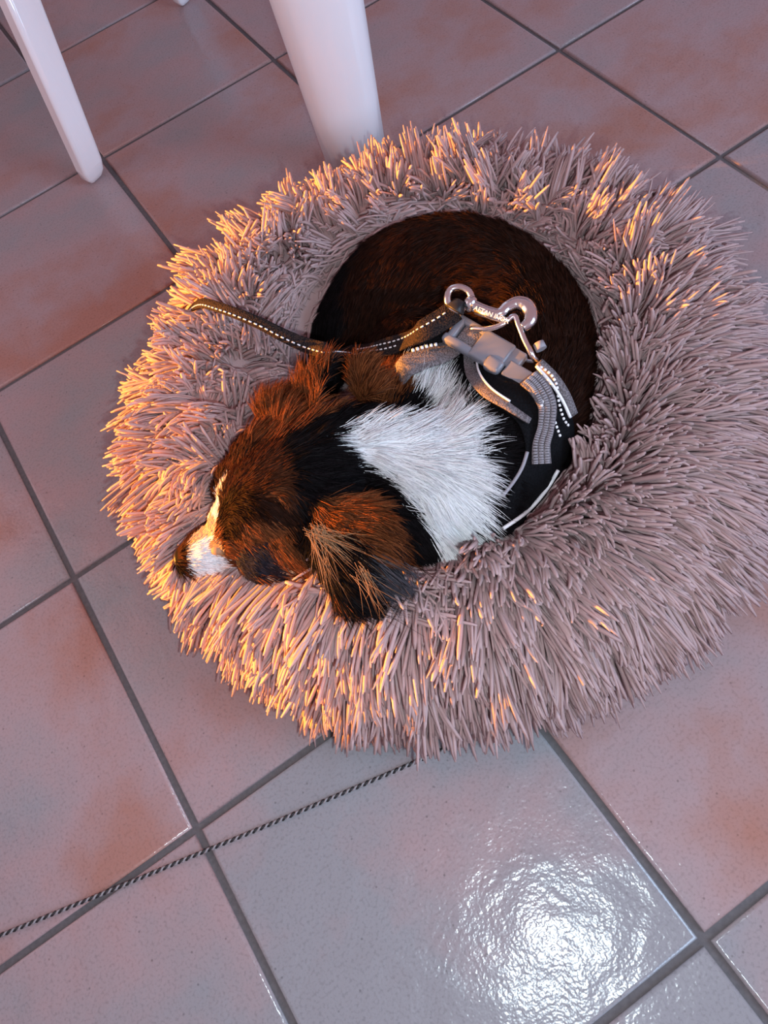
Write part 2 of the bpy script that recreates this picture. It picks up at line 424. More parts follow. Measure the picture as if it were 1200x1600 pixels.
# ------------------------------------------------------------------ the dog's hair
GUIDE = [(300, 865, .9, -.1), (330, 840, .8, -.4), (340, 890, .9, .25), (345, 790, .5, -.85), (365, 735, .6, -.8), (400, 700, .65, -.75),
         (420, 740, .75, -.65), (440, 780, .9, -.35), (400, 840, .6, .7), (440, 870, .6, .75), (385, 870, .8, .5), (470, 820, .6, .8), (470, 700, .8, -.55), (420, 655, .35, -.9),
         (450, 620, .45, -.9), (490, 580, .55, -.85), (510, 680, .85, -.45), (560, 590, .5, -.85), (600, 580, .7, -.7), (540, 640, .7, -.6),
         (540, 712, .9, -.1), (590, 695, .85, -.5), (650, 680, .85, -.45), (720, 680, .9, -.35), (780, 690, .95, -.1), (780, 750, .95, .25),
         (650, 620, .25, -.95), (690, 600, .35, -.9), (720, 640, .6, -.75), (610, 730, .85, .4), (660, 780, .7, .7), (720, 800, .6, .8), (740, 860, .3, .95), (700, 860, .35, .9),
         (900, 560, .1, -1), (870, 430, -.45, -.85), (770, 360, -.75, -.35), (700, 400, -.7, .4), (620, 420, -.6, .7), (560, 470, -.4, .9), (760, 450, -.6, -.2), (830, 500, -.2, -.9),
         (550, 790, .85, -.2), (595, 830, .8, .5), (560, 850, .75, .55), (500, 860, .3, .95), (480, 900, .35, .9), (540, 940, .75, .55), (600, 900, .7, .5), (640, 860, .7, .7)]
GP = np.array([at(g[0], g[1], .17)[:2] for g in GUIDE]); GD = np.array([(g[2], -g[3]) for g in GUIDE]); GD /= np.linalg.norm(GD, axis=1)[:, None]
def flow(P):
    d2 = ((P[:, None, :2] - GP[None]) ** 2).sum(2); wgt = 1 / (d2 + 2e-5) ** 1.7
    v = wgt @ GD; return v / (np.linalg.norm(v, axis=1)[:, None] + 1e-9)
def hair_curves(name, roots, dirs, nrm, L, col, width, parent, mat, droop=.25, K=5, curl=.05):
    n = len(roots); u = np.linspace(0, 1, K)
    pts = np.zeros((n, K, 3)); jit = rng.normal(0, curl, (n, 3))
    for k, t in enumerate(u):
        pts[:, k] = roots + L[:, None] * (dirs * t + jit * t * t + np.array([0, 0, -1.]) * droop * t * t)
    hc = bpy.data.hair_curves.new(name); hc.add_curves([K] * n)
    hc.attributes['position'].data.foreach_set('vector', pts.astype(np.float32).ravel())
    rad = (width[:, None] * np.array([1, .95, .8, .5, .08])[None, :K])
    ra = hc.attributes.get('radius') or hc.attributes.new('radius', 'FLOAT', 'POINT')
    ra.data.foreach_set('value', rad.astype(np.float32).ravel())
    cc = hc.attributes.new('coat', 'FLOAT_COLOR', 'CURVE')
    cc.data.foreach_set('color', np.c_[col, np.ones(n)].astype(np.float32).ravel())
    hc.materials.append(mat)
    o = bpy.data.objects.new(name, hc); C.objects.link(o); o.parent = parent
    return tag(o, kind='stuff')
tri = BV[BT]; area = .5 * np.linalg.norm(np.cross(tri[:, 1] - tri[:, 0], tri[:, 2] - tri[:, 0]), axis=1)
fn = np.cross(tri[:, 1] - tri[:, 0], tri[:, 2] - tri[:, 0]); fn /= np.linalg.norm(fn, axis=1)[:, None] + 1e-12
VN = np.zeros_like(BV)
for k in range(3): np.add.at(VN, BT[:, k], fn * area[:, None])
VN /= np.linalg.norm(VN, axis=1)[:, None] + 1e-12
wt = area * np.clip(fn[:, 2] + .35, 0, .7) * (tri[:, :, 2].mean(1) > .05)
NH = 95000
pick = rng.choice(len(BT), NH, p=wt / wt.sum()); a = rng.random((NH, 2)); sw = a.sum(1) > 1; a[sw] = 1 - a[sw]
R = tri[pick, 0] + a[:, :1] * (tri[pick, 1] - tri[pick, 0]) + a[:, 1:] * (tri[pick, 2] - tri[pick, 0])
vn = VN[BT[pick]]; N = vn[:, 0] * (1 - a.sum(1))[:, None] + vn[:, 1] * a[:, :1] + vn[:, 2] * a[:, 1:]
N /= np.linalg.norm(N, axis=1)[:, None]
under = inpoly(R, vest_zone)
nose_c = at(297, 870, .148)
R, N = R[~under], N[~under]
nn = np.linalg.norm(R - nose_c, axis=1) > .0150
R, N = R[nn], N[nn]
col, L, lift = coat(R)
F2 = flow(R); D = np.c_[F2, np.zeros(len(R))]; D -= N * (D * N).sum(1)[:, None]; D /= np.linalg.norm(D, axis=1)[:, None] + 1e-9
# locks: neighbouring hairs lean the same way
seeds = R[rng.choice(len(R), 2600, replace=False)]; sj = rng.normal(0, 1, (len(seeds), 3))
lock = np.empty(len(R), int)
for s0 in range(0, len(R), 4000):
    q = R[s0:s0 + 4000]; lock[s0:s0 + 4000] = ((q[:, None] - seeds[None]) ** 2).sum(2).argmin(1)
D = D + N * (lift * rng.uniform(.6, 1.4, len(R)))[:, None] + sj[lock] * .16 + rng.normal(0, .07, (len(R), 3))
tipd = seeds[lock] + D * 0 + 0
pull = (seeds[lock] - R) * 9.0 * np.clip(L / .03, .2, 1)[:, None]
D = D + pull; D /= np.linalg.norm(D, axis=1)[:, None]
colj = col * rng.uniform(.2, 2.1, (len(R), 1)) ** np.where(col.mean(1) > .4, .35, 1.)[:, None] + (rng.random((len(R), 1)) < .05) * .01
Lj = L * rng.uniform(.7, 1.25, len(R))
hair_curves('coat', R, D, N, Lj, np.clip(colj, 0, .9), np.where(L > .03, .00034, .00030), dog_o, MAT['fur'])
# long pale fringe hanging out of the right ear, and whiskers
def fringe(name, starts, ends, n, colr, wdt, zs, ze, spread=9.0, sag=.008):
    RR, DD, LL = [], [], []
    for (sx, sy), (ex, ey) in zip(starts, ends):
        for _ in range(n):
            p = at(sx + rng.normal(0, 8), sy + rng.normal(0, 8), zs); q = at(ex + rng.normal(0, spread), ey + rng.normal(0, spread), ze)
            RR.append(p); DD.append((q - p)); LL.append(np.linalg.norm(q - p))
    RR, DD, LL = np.array(RR), np.array(DD), np.array(LL)
    return hair_curves(name, RR, DD / LL[:, None] + np.array([0, 0, .25]), None, LL, np.tile(colr, (len(RR), 1)) * rng.uniform(.7, 1.2, (len(RR), 1)), np.full(len(RR), wdt), dog_o, MAT['fur'], droop=.30, curl=.20)
tag(fringe('ear_fringe', [(492, 828)] * 9 + [(560, 890)] * 3, [(605, 872), (585, 868), (578, 892), (550, 900), (530, 905), (520, 920), (545, 930), (505, 890), (560, 880), (600, 955), (590, 940), (612, 965)],
       7, (.34, .19, .10), .00019, .212, .196), 'long pale hairs fanning out of the ear')
tag(fringe('stray_hairs', [(556, 945)] * 6 + [(640, 880)] * 4 + [(430, 640)] * 3, [(640, 968), (605, 985), (500, 985), (620, 975), (580, 1000), (655, 955), (700, 900), (660, 930), (690, 915), (640, 945), (405, 590), (420, 585), (395, 605)], 3, (.02, .01, .008), .00022, .170, .165, 8.0), 'loose dark hairs')
tag(fringe('whiskers', [(318, 895)] * 4 + [(325, 820)] * 2, [(300, 930), (322, 935), (345, 940), (372, 935), (308, 790), (290, 800)], 1, (.35, .25, .2), .00025, .152, .140, 2.0), 'thin whiskers')
# nose leather: an oval pad with two nostrils
bm = bmesh.new()
bmesh.ops.create_uvsphere(bm, u_segments=18, v_segments=12, radius=1.0)
ax = at(290, 876, .15) - at(340, 852, .15); ax /= np.linalg.norm(ax); sdv = np.cross(ax, [0, 0, 1.]); sdv /= np.linalg.norm(sdv); upv = np.cross(sdv, ax)
for v in bm.verts:
    x, y, z = v.co
    dent = sum(math.exp(-((y - s) ** 2 + (z + .1) ** 2) / .05) for s in (-.5, .5)) * (x > 0)
    v.co = Vector(nose_c + ax * (x * .010 * (1 - .35 * dent) + .006) + sdv * y * .0125 + upv * z * .0105)
for f in bm.faces: f.smooth = True
tag(obj('nose', bm, MAT['nose'], dog_o), 'dark nose')

ec = at(341, 858, .166); bm = bmesh.new(); bmesh.ops.create_uvsphere(bm, u_segments=14, v_segments=9, radius=1.0)
for v in bm.verts:
    x, y, z = v.co; crease = .10 * math.exp(-((z + .15) / .12) ** 2)
    v.co = Vector(ec + ax * x * .0072 * (1 - crease) + sdv * y * .0060 * (1 - crease) + np.array([0, 0, 1.]) * z * .0048)
for f in bm.faces: f.smooth = True
tag(obj('eyelid', bm, basic('tan_lid', (.40, .22, .12), .7).m, dog_o), 'tan closed eyelid')

# ------------------------------------------------------------------ harness
har = empty('dog_harness', tuple(onto(780, 560, 0)))
tag(har, 'black mesh dog harness with grey piping and grey plastic buckle on the dog\'s back', 'harness')
H = lambda name, bm, mat: keep(obj(name, bm, mat), har)
vi = catmull(np.array(VEST_IN, float), 5); vo = catmull(np.array(VEST_OUT, float), 5)
nu, nw = len(vi), 9; G = np.zeros((nu, nw, 3))
for i in range(nu):
    for k in range(nw):
        t = k / (nw - 1); p = vi[i] * (1 - t) + vo[i] * t
        G[i, k] = onto(p[0], p[1], .007)
for _ in range(3):
    G[1:-1, 1:-1] = .5 * G[1:-1, 1:-1] + .125 * (G[:-2, 1:-1] + G[2:, 1:-1] + G[1:-1, :-2] + G[1:-1, 2:])
bm = bmesh.new(); vt = [[bm.verts.new(G[i, k]) for k in range(nw)] for i in range(nu)]
for i in range(nu - 1):
    for k in range(nw - 1):
        f = bm.faces.new((vt[i][k], vt[i + 1][k], vt[i + 1][k + 1], vt[i][k + 1])); f.smooth = True
bmesh.ops.recalc_face_normals(bm, faces=bm.faces[:])
bmesh.ops.solidify(bm, geom=bm.faces[:], thickness=.003)
H('vest_panel', bm, MAT['black'])
def path(pts, lift, n=6): return np.array([onto(x, y, lift) for x, y in catmull(np.array(pts, float), n)])
def band(name, pts, width, thick, lift, mat, n=6):
    bm = bmesh.new(); ribbon(bm, path(pts, lift, n), width, thick); return H(name, bm, mat)
def bead(name, pts, rad, lift, mat, n=6):
    bm = bmesh.new(); tube(bm, path(pts, lift, n), rad, 8); return H(name, bm, mat)
def dashes(bm, pts, gap, ln, wd, up=.0012):
    pts = np.array(pts); seg = np.r_[0, np.cumsum(np.linalg.norm(np.diff(pts, axis=0), axis=1))]
    s = gap * .5
    while s < seg[-1] - ln:
        a = np.array([np.interp(s, seg, pts[:, k]) for k in range(3)]); b = np.array([np.interp(s + ln, seg, pts[:, k]) for k in range(3)])
        X = (b - a); X /= np.linalg.norm(X); Y = np.cross([0, 0, 1.], X); Y /= np.linalg.norm(Y); Z = np.cross(X, Y)
        rbox(bm, (a + b) / 2 + Z * up, X, Y, Z, ln / 2, wd / 2, wd / 2.5, .5, 1); s += gap
band('piping', [(733, 545), (738, 583), (760, 612), (792, 634), (828, 658)], [.012, .013, .012, .008, .006], .0022, .011, MAT['grey'])
bead('edge_stitching', [(744, 548), (748, 580), (767, 606), (797, 627)], .0011, .0135, MAT['white'])
bead('neck_binding', [(824, 706), (816, 730), (803, 752), (786, 774)], .0017, .011, MAT['pipe'])
band('side_binding', [(842, 566), (866, 590), (884, 618), (896, 648)], .0085, .004, .012, MAT['grey'])
bead('reflective_edge', [(838, 572), (860, 597), (878, 624), (891, 652)], .0016, .0165, MAT['white'])
bead('reflective_edge', [(872, 735), (853, 766), (824, 799), (786, 826)], .0019, .016, MAT['white'])
# ridged tail of webbing under the buckle, two plies
p_ = path([(826, 590), (842, 606), (855, 634), (853, 668), (846, 695), (846, 724)], .016, 8)
bm = bmesh.new(); ribbon(bm, p_, [.021, .020, .017, .015, .016, .018], .003); wt_o = H('strap_tail', bm, MAT['grey'])
bm = bmesh.new(); seg = len(p_)
for i in range(1, seg - 1):
    for t in (0,):
        c = p_[i] * (1 - t) + p_[min(i + 1, seg - 1)] * t; X = p_[min(i + 1, seg - 1)] - p_[i - 1]; X /= np.linalg.norm(X)
        Y = np.cross([0, 0, 1.], X); Y /= np.linalg.norm(Y); Z = np.cross(X, Y)
        for s in (-.0052, 0, .0052):
            rbox(bm, c + Z * .0018 + Y * s, X, Y, Z, .00072, .0021, .0013, .5, 1)
rb = obj('ribbing', bm, MAT['pipe']); keep(rb, har); rb.parent = wt_o; rb.matrix_parent_inverse = Matrix.Identity(4)
rb.location = -Vector(har.location) * 0
bm = bmesh.new()
for ps in ([(840, 572), (860, 586), (870, 604), (873, 630), (880, 655), (888, 668)], [(863, 648), (868, 664), (875, 684)], [(845, 640), (853, 600), (838, 586)]):
    dashes(bm, path(ps, .014), .0042, .0026, .0024, .0016)
H('reflective_stitching', bm, MAT['white'])
# shoulder strap of grey webbing on the left of the buckle
sp = path([(606, 586), (630, 574), (662, 560), (696, 549), (716, 530), (722, 505)], .010, 6)
sp[:8, 2] -= np.linspace(.022, 0, 8)
bm = bmesh.new(); ribbon(bm, sp, [.022, .026, .026, .024, .024, .022], .003); sso = H('shoulder_strap', bm, MAT['grey'])
bm = bmesh.new(); dashes(bm, path([(640, 550), (668, 542), (690, 538)], .016), .0046, .003, .0034); H('strap_stitching', bm, MAT['white'])
band('strap_slot', [(648, 532), (672, 527), (692, 527)], .012, .003, .017, MAT['black'])
bead('reflective_edge', [(652, 526), (672, 521), (690, 519)], .0016, .019, MAT['white'])
# buckle
bz = top(*at(770, 545, .17)[:2]) + .014
A_, B_ = at(710, 515, bz + .004), at(834, 588, bz - .001)
X = B_ - A_; BL = np.linalg.norm(X); X /= BL; Z = np.array([0, -.25, 1.]); Y = np.cross(Z, X); Y /= np.linalg.norm(Y); Z = np.cross(X, Y)
pt = lambda s, y, z=0.: A_ + X * s * BL + Y * y + Z * z
bm = bmesh.new(); hw = .0155
rbox(bm, pt(.49, 0), X, Y, Z, BL * .19, hw, .0062, .4, 3)
rbox(bm, pt(.74, .004, -.001), X, Y, Z, BL * .08, hw - .005, .0050, .4, 3)
rbox(bm, pt(.14, -hw + .004), X, Y, Z, BL * .19, .0046, .0056, .7, 3)
rbox(bm, pt(.14, hw - .003), X, Y, Z, BL * .19, .0036, .0050, .7, 3)
rbox(bm, pt(.02, 0), X, Y, Z, .0042, hw, .0052, .7, 3)
bk = H('buckle', bm, MAT['plastic'])
def sub(name, bm, mat, par): o = obj(name, bm, mat); keep(o, har); o.parent = par; return o
bm = bmesh.new(); rbox(bm, pt(.60, -hw + .004, .0015), X, Y, Z, BL * .10, .0072, .0066, .6, 3); sub('buckle_release', bm, MAT['plastic'], bk)
bm = bmesh.new(); rbox(bm, pt(.86, -.0075, .0005), X, Y, Z, BL * .14, .0085, .0055, .35, 3); sub('buckle_end', bm, MAT['plastic'], bk)
bm = bmesh.new(); rbox(bm, pt(.20, .002, -.001), X, Y, Z, BL * .12, .009, .003, .6, 3); H('webbing_fold', bm, MAT['grey'])
# ring the leash hooks into
dz = bz + .016
ring = catmull([at(738, 513, dz - .004), at(760, 514, dz), at(785, 507, dz + .004), at(803, 494, dz + .008), at(810, 508, dz + .006), at(820, 532, dz + .001), at(832, 556, dz - .006),
                at(836, 566, dz - .018), at(790, 556, dz - .026), at(742, 530, dz - .020), at(738, 513, dz - .004)], 7)[:-1]
bm = bmesh.new(); tube(bm, ring, .0027, 12, closed=True); tag(H('lead_ring', bm, MAT['steel']), 'polished steel ring')
bm = bmesh.new(); tube(bm, [at(841, 536, bz + .004), at(846, 546, bz + .002)], .0055, 14); H('rivet', bm, MAT['pipe'])

# ------------------------------------------------------------------ leash with snap hook
LZ = dz + .006
leash = empty('leash', tuple(at(560, 550, .17)))
tag(leash, 'dark webbing leash with steel snap hook, running left from the harness over the bed', 'leash')
K_ = lambda name, bm, mat: keep(obj(name, bm, mat), leash)
lp = [(712, 484, LZ - .004), (690, 500, LZ - .008), (655, 520, LZ - .014)]
lq = [(x, y, onto(x, y, .012)[2]) for x, y in ((625, 536), (590, 545), (550, 552))]
le = [(515, 549, .168), (480, 540, .168), (445, 525, .176), (408, 506, .186), (370, 490, .192), (338, 479, .190), (314, 474, .178), (296, 486, .140), (285, 505, .100)]
LP3 = catmull([at(*p) for p in lp + lq + le], 8)
bm = bmesh.new()
roll = np.interp(np.linspace(0, 1, len(LP3)), [0, .3, .45, .6, .8, 1], [.5, .3, .5, .75, .5, .6])
tan = np.gradient(LP3, axis=0); side = []
for i in range(len(LP3)):
    h = np.cross(tan[i], [0, 0, 1.]); h /= np.linalg.norm(h); side.append(h * math.cos(roll[i]) + np.array([0, 0, 1.]) * math.sin(roll[i]))
ribbon(bm, LP3, [.022, .022, .021, .020, .017, .014, .012, .011, .011, .011], .0028, side)
K_('strap', bm, MAT['leash'])
bm = bmesh.new()
up_ = np.array([np.cross(side[i], tan[i]) / np.linalg.norm(np.cross(side[i], tan[i])) for i in range(len(LP3))])
up_[up_[:, 2] < 0] *= -1
sdn = np.array([s / np.linalg.norm(s) for s in side])
for off, sl in ((.0055, slice(4, 40)), (-.0045, slice(24, 108))):
    dashes(bm, (LP3 + sdn * off * .6 + up_ * .0012)[sl], .0062, .0034, .0015, .0006)
K_('stitching', bm, MAT['white'])
bm = bmesh.new(); ribbon(bm, [at(704, 473, LZ - .002), at(710, 474, LZ + .0035), at(718, 479, LZ + .0055), at(724, 484, LZ + .001)], .013, .003); K_('strap_loop', bm, MAT['cord_d'])
# hook: shaft swelling into a curled bow, spring gate, swivel collar and eye
bm = bmesh.new()
hk = catmull([at(741, 478, LZ), at(760, 486, LZ), at(780, 490, LZ + .001), at(793, 480, LZ + .002), at(808, 474, LZ + .002), at(822, 478, LZ + .002), at(829, 490, LZ + .001), at(827, 503, LZ), at(816, 513, LZ - .001)], 8)
tube(bm, hk, np.interp(np.linspace(0, 1, len(hk)), [0, .25, .4, .6, .85, 1], [.0056, .0054, .0062, .0076, .0066, .0046]), 14)
tube(bm, [at(744, 484, LZ + .001), at(770, 494, LZ + .001), at(796, 503, LZ)], [.0046, .0042, .0030], 12)
hook = K_('snap_hook', bm, MAT['steel'])
bm = bmesh.new(); tube(bm, [at(728, 471, LZ), at(732, 473, LZ), at(738, 476, LZ), at(742, 478, LZ)], [.0050, .0075, .0078, .0062], 16)
o = K_('swivel_collar', bm, MAT['steel']); o.parent = hook
bm = bmesh.new(); tube(bm, catmull([at(738, 467, LZ), at(732, 455, LZ + .003), at(718, 449, LZ + .004), at(704, 453, LZ + .003), at(699, 466, LZ + .001), at(703, 479, LZ - .003), at(716, 486, LZ - .005), at(730, 478, LZ - .004)], 7), .0036, 12)
o = K_('swivel_eye', bm, MAT['steel']); o.parent = hook
fc = bpy.data.curves.new('lettering', 'FONT'); fc.body = 'AETAN INOX'; fc.size = .0062; fc.extrude = .0004; fc.align_x = 'CENTER'; fc.align_y = 'CENTER'
fo = bpy.data.objects.new('lettering', fc); C.objects.link(fo)
a_, b_ = at(748, 484, LZ + .0060), at(788, 500, LZ + .0052); lx = Vector(b_ - a_).normalized(); lz = Vector((-.05, -.45, .9)); ly = lz.cross(lx).normalized(); lz = lx.cross(ly)
fm = Matrix.Identity(4)
for r_ in range(3): fm[r_][0], fm[r_][1], fm[r_][2], fm[r_][3] = lx[r_], ly[r_], lz[r_], ((a_ + b_) / 2)[r_]
dg = bpy.context.evaluated_depsgraph_get(); dg.update()
lme = bpy.data.meshes.new_from_object(fo.evaluated_get(dg)); lme.transform(fm); bpy.data.objects.remove(fo)
lme.materials.clear(); o = K_('lettering', lme, MAT['white']); o.parent = hook

# ------------------------------------------------------------------ the bed
BC = np.array([.011, .037, 0.]); RC, RH, RVt, ZC = .254, .078, .066, .078
bed = empty('pet_bed', tuple(BC)); tag(bed, 'round donut pet bed of long taupe shag fur under the dog', 'pet bed')
th = np.linspace(0, 2 * math.pi, 72, endpoint=False); ph = np.linspace(0, 2 * math.pi, 20, endpoint=False)
lump = lambda t: 1 + .035 * np.sin(3 * t + .6) + .025 * np.sin(7 * t + 2)
V = []
for t in th:
    for p in ph:
        V.append(((RC + RH * math.cos(p) * lump(t)) * math.cos(t), (RC + RH * math.cos(p) * lump(t)) * math.sin(t), (ZC + RVt * lump(t) * math.sin(p)) * (1 - .15 * max(0, math.cos(t + .15)))))
F = [(i * 20 + k, ((i + 1) % 72) * 20 + k, ((i + 1) % 72) * 20 + (k + 1) % 20, i * 20 + (k + 1) % 20) for i in range(72) for k in range(20)]
me = mesh_np('rim', V, F); smooth(me); obj('rim', me, MAT['shag'], bed)
bm = bmesh.new(); prof = [(0, .048), (.10, .046), (.18, .050), (.24, .06), (.27, .05), (.28, .02), (.26, .006), (0, .006)]
rings = [[bm.verts.new((r * math.cos(t), r * math.sin(t), z)) for t in th[::2]] if r > 0 else [bm.verts.new((0, 0, z))] for r, z in prof]
for a_, b_ in zip(rings, rings[1:]):
    n = 36
    for k in range(n):
        vs_ = [a_[k % len(a_)], b_[k % len(b_)], b_[(k + 1) % len(b_)], a_[(k + 1) % len(a_)]]
        vs_ = list(dict.fromkeys(vs_)); f = bm.faces.new(vs_); f.smooth = True
bmesh.ops.recalc_face_normals(bm, faces=bm.faces[:])
obj('base_cushion', bm, MAT['shag'], bed)

NS = 38000
T = rng.uniform(0, 2 * math.pi, NS * 2); PH = rng.uniform(math.radians(-62), math.radians(238), NS * 2)
acc = rng.random(NS * 2) < (RC + RH * np.cos(PH)) / (RC + RH); T, PH = T[acc][:NS], PH[acc][:NS]; NS = len(T)
er = np.c_[np.cos(T), np.sin(T), np.zeros(NS)]; et = np.c_[-np.sin(T), np.cos(T), np.zeros(NS)]; ez = np.array([0, 0, 1.])
lm = lump(T)
ROOT = er * (RC + RH * np.cos(PH) * lm)[:, None] + ez * (ZC + RVt * np.sin(PH) * lm)[:, None]
NRM = er * np.cos(PH)[:, None] + ez * np.sin(PH)[:, None]
TG = er * np.sin(PH)[:, None] - ez * np.cos(PH)[:, None]           # away from the crest, outwards
# the cushion inside the rim carries the same pile
NI = 4500
ri = .205 * np.sqrt(rng.random(NI)); ti = rng.uniform(0, 2 * math.pi, NI); ei = np.c_[np.cos(ti), np.sin(ti), np.zeros(NI)]
ROOT[:, 2] *= 1 - .15 * np.clip(np.cos(T + .15), 0, 1)
ROOT = np.r_[ROOT, ei * ri[:, None] + ez * .044]; NRM = np.r_[NRM, np.tile(ez, (NI, 1))]; TG = np.r_[TG, ei]
et_all = np.r_[et, np.c_[-np.sin(ti), np.cos(ti), np.zeros(NI)]]
T = np.r_[T, ti]; PH = np.r_[PH, np.full(NI, math.radians(150))]; NS += NI
# clumps
NC = 2300; ci = rng.choice(NS, NC, replace=False); cs = rng.normal(0, 1, (NC, 3)); cb = rng.normal(0, 1, NC)
cl = np.empty(NS, int)
for s0 in range(0, NS, 3000):
    cl[s0:s0 + 3000] = ((ROOT[s0:s0 + 3000, None] - ROOT[ci][None]) ** 2).sum(2).argmin(1)
# the near side is combed smoothly outwards, the far and left sides are tousled
near = np.clip((-np.sin(T) + .55 * np.cos(T) + .05) * 1.2, 0, 1)
phd = np.degrees(PH)
s_out = np.clip((118 + 16 * cb[cl] - phd) / 35, -.45, 1)
s_out = np.where(near > .4, np.maximum(s_out, np.clip((150 - phd) / 30, -.6, 1)), s_out)
mess = .27 - .18 * near
rise = np.where(phd > 60, .75, .60) - .18 * near
Dm = TG * (s_out * .85)[:, None] + NRM * rise[:, None] + cs[cl] * mess[:, None] + rng.normal(0, 1, (NS, 3)) * (.09 - .03 * near)[:, None]
Dm /= np.linalg.norm(Dm, axis=1)[:, None]
LS = rng.uniform(.041, .059, NS) * (1 + .12 * near) * (1 - .20 * np.clip(-np.cos(T + .2), 0, 1)) * np.where(phd > 150, .8, 1)
pullv = (ROOT[ci][cl] - ROOT) * .45
K = 6; sides = 4; U = np.array([0, .22, .45, .68, .9, 1.0])
PT = np.zeros((NS, K, 3)); bend = rng.normal(0, .07, (NS, 3)) + rng.normal(0, .20, (NC, 3))[cl] * (1 - .7 * near)[:, None]; bend[:, 2] -= .26
for k, u in enumerate(U):
    PT[:, k] = ROOT + Dm * (LS * u)[:, None] + bend * (LS * u * u)[:, None] + pullv * u * u
PT[:, :, 2] = np.maximum(PT[:, :, 2], .004 + .004 * rng.random((NS, 1)))
WP = PT + BC
keepm = np.ones(NS, bool)
redo = np.zeros(NS, bool)
bb0, bb1 = BV.min(0) - .03, BV.max(0) + .03
def blocked(W_):
    for q in W_[1:]:
        h = BVH.find_nearest(Vector(q), .06)
        if h[0] is not None and ((Vector(q) - h[0]).dot(h[1]) < .004 or (q[2] > h[0].z + .004 and top(q[0], q[1], 0) > .06)): return True
    return False
def over(W_):
    for q in W_[1:]:
        h = BVH.find_nearest(Vector(q), .06)
        if h[0] is not None and (Vector(q) - h[0]).dot(h[1]) > 0 and q[2] > h[0].z + .004 and top(q[0], q[1], 0) > .06: return True
    return False
phd_all = np.degrees(PH)
cand = np.where(((WP > bb0) & (WP < bb1)).all(2).any(1))[0]
for i in cand:
    if not blocked(WP[i]): continue
    ok = False
    if not inside(WP[i, 0]):
        # strands that would run into the dog lie flat along the rim or lean back instead
        for lean, ln in ((.0, 1.), (.5, .8), (1., .7), (.8, .45), (.3, .3)):
            sgn = 1 if rng.random() < .5 else -1
            d = et_all[i] * sgn * (1 - lean * .6) + TG[i] * lean + NRM[i] * .35 + cs[cl[i]] * .15 + rng.normal(0, .08, 3); d /= np.linalg.norm(d)
            W_ = WP[i, 0] + d * (LS[i] * ln * U)[:, None] + np.array([0, 0, -.2]) * (LS[i] * ln * U * U)[:, None]
            if not (over(W_) if phd_all[i] > 135 else blocked(W_)): PT[i] = W_ - BC; WP[i] = W_; ok = True; break
    keepm[i] = ok
# the pile is parted along the vest's lower edge
for q in path([(872, 735), (853, 766), (824, 799), (786, 826)], .016, 4):
    for t in (.0, .012, .024, .036, .05):
        c = q + np.array([0, -.42, .9]) * t
        keepm &= ~(np.linalg.norm(WP - c, axis=2) < .0085).any(1)
# (a strand may lean on the dog but not run through it)
# the leash presses the pile down where it lies
for q in LP3[::2]:
    d = np.linalg.norm(WP[:, :, :2] - q[None, None, :2], axis=2); hit = ((d < .008) & (WP[:, :, 2] > q[2] - .002)).any(1); keepm &= ~hit
PT, NSk = PT[keepm], int(keepm.sum())
tanp = np.gradient(PT, axis=1); tanp /= np.linalg.norm(tanp, axis=2)[:, :, None] + 1e-9
u0 = np.cross(tanp, rng.normal(0, 1, (NSk, 1, 3))); u0 /= np.linalg.norm(u0, axis=2)[:, :, None] + 1e-9
v0 = np.cross(tanp, u0)
rw = rng.uniform(.0015, .0025, NSk)
prof = np.array([.85, 1.0, 1.05, 1.05, .95, .5])
VV = np.zeros((NSk, K * sides, 3))
for k in range(K):
    for s in range(sides):
        a = 2 * math.pi * s / sides
        VV[:, k * sides + s] = PT[:, k] + (rw * prof[k])[:, None] * (math.cos(a) * u0[:, k] + .62 * math.sin(a) * v0[:, k])
base = []
for k in range(K - 1):
    for s in range(sides):
        base.append((k * sides + s, k * sides + (s + 1) % sides, (k + 1) * sides + (s + 1) % sides, (k + 1) * sides + s))
base = np.array(base); nq = len(base)
FQ = (base[None] + (np.arange(NSk) * K * sides)[:, None, None]).reshape(-1, 4)
CAP = (np.arange(sides)[None] + (K - 1) * sides + (np.arange(NSk) * K * sides)[:, None])
me = bpy.data.meshes.new('shag_pile')
me.vertices.add(NSk * K * sides); me.vertices.foreach_set('co', VV.astype(np.float32).ravel())
loops = np.r_[FQ.ravel(), CAP.ravel()]
me.loops.add(len(loops)); me.loops.foreach_set('vertex_index', loops.astype(np.int32))
npoly = len(FQ) + NSk
me.polygons.add(npoly)
ls = np.r_[np.arange(len(FQ)) * 4, len(FQ) * 4 + np.arange(NSk) * sides]
me.polygons.foreach_set('loop_start', ls.astype(np.int32))
me.update(calc_edges=True); smooth(me); me.validate()
tag(obj('shag_pile', me, MAT['shag'], bed), kind='stuff')

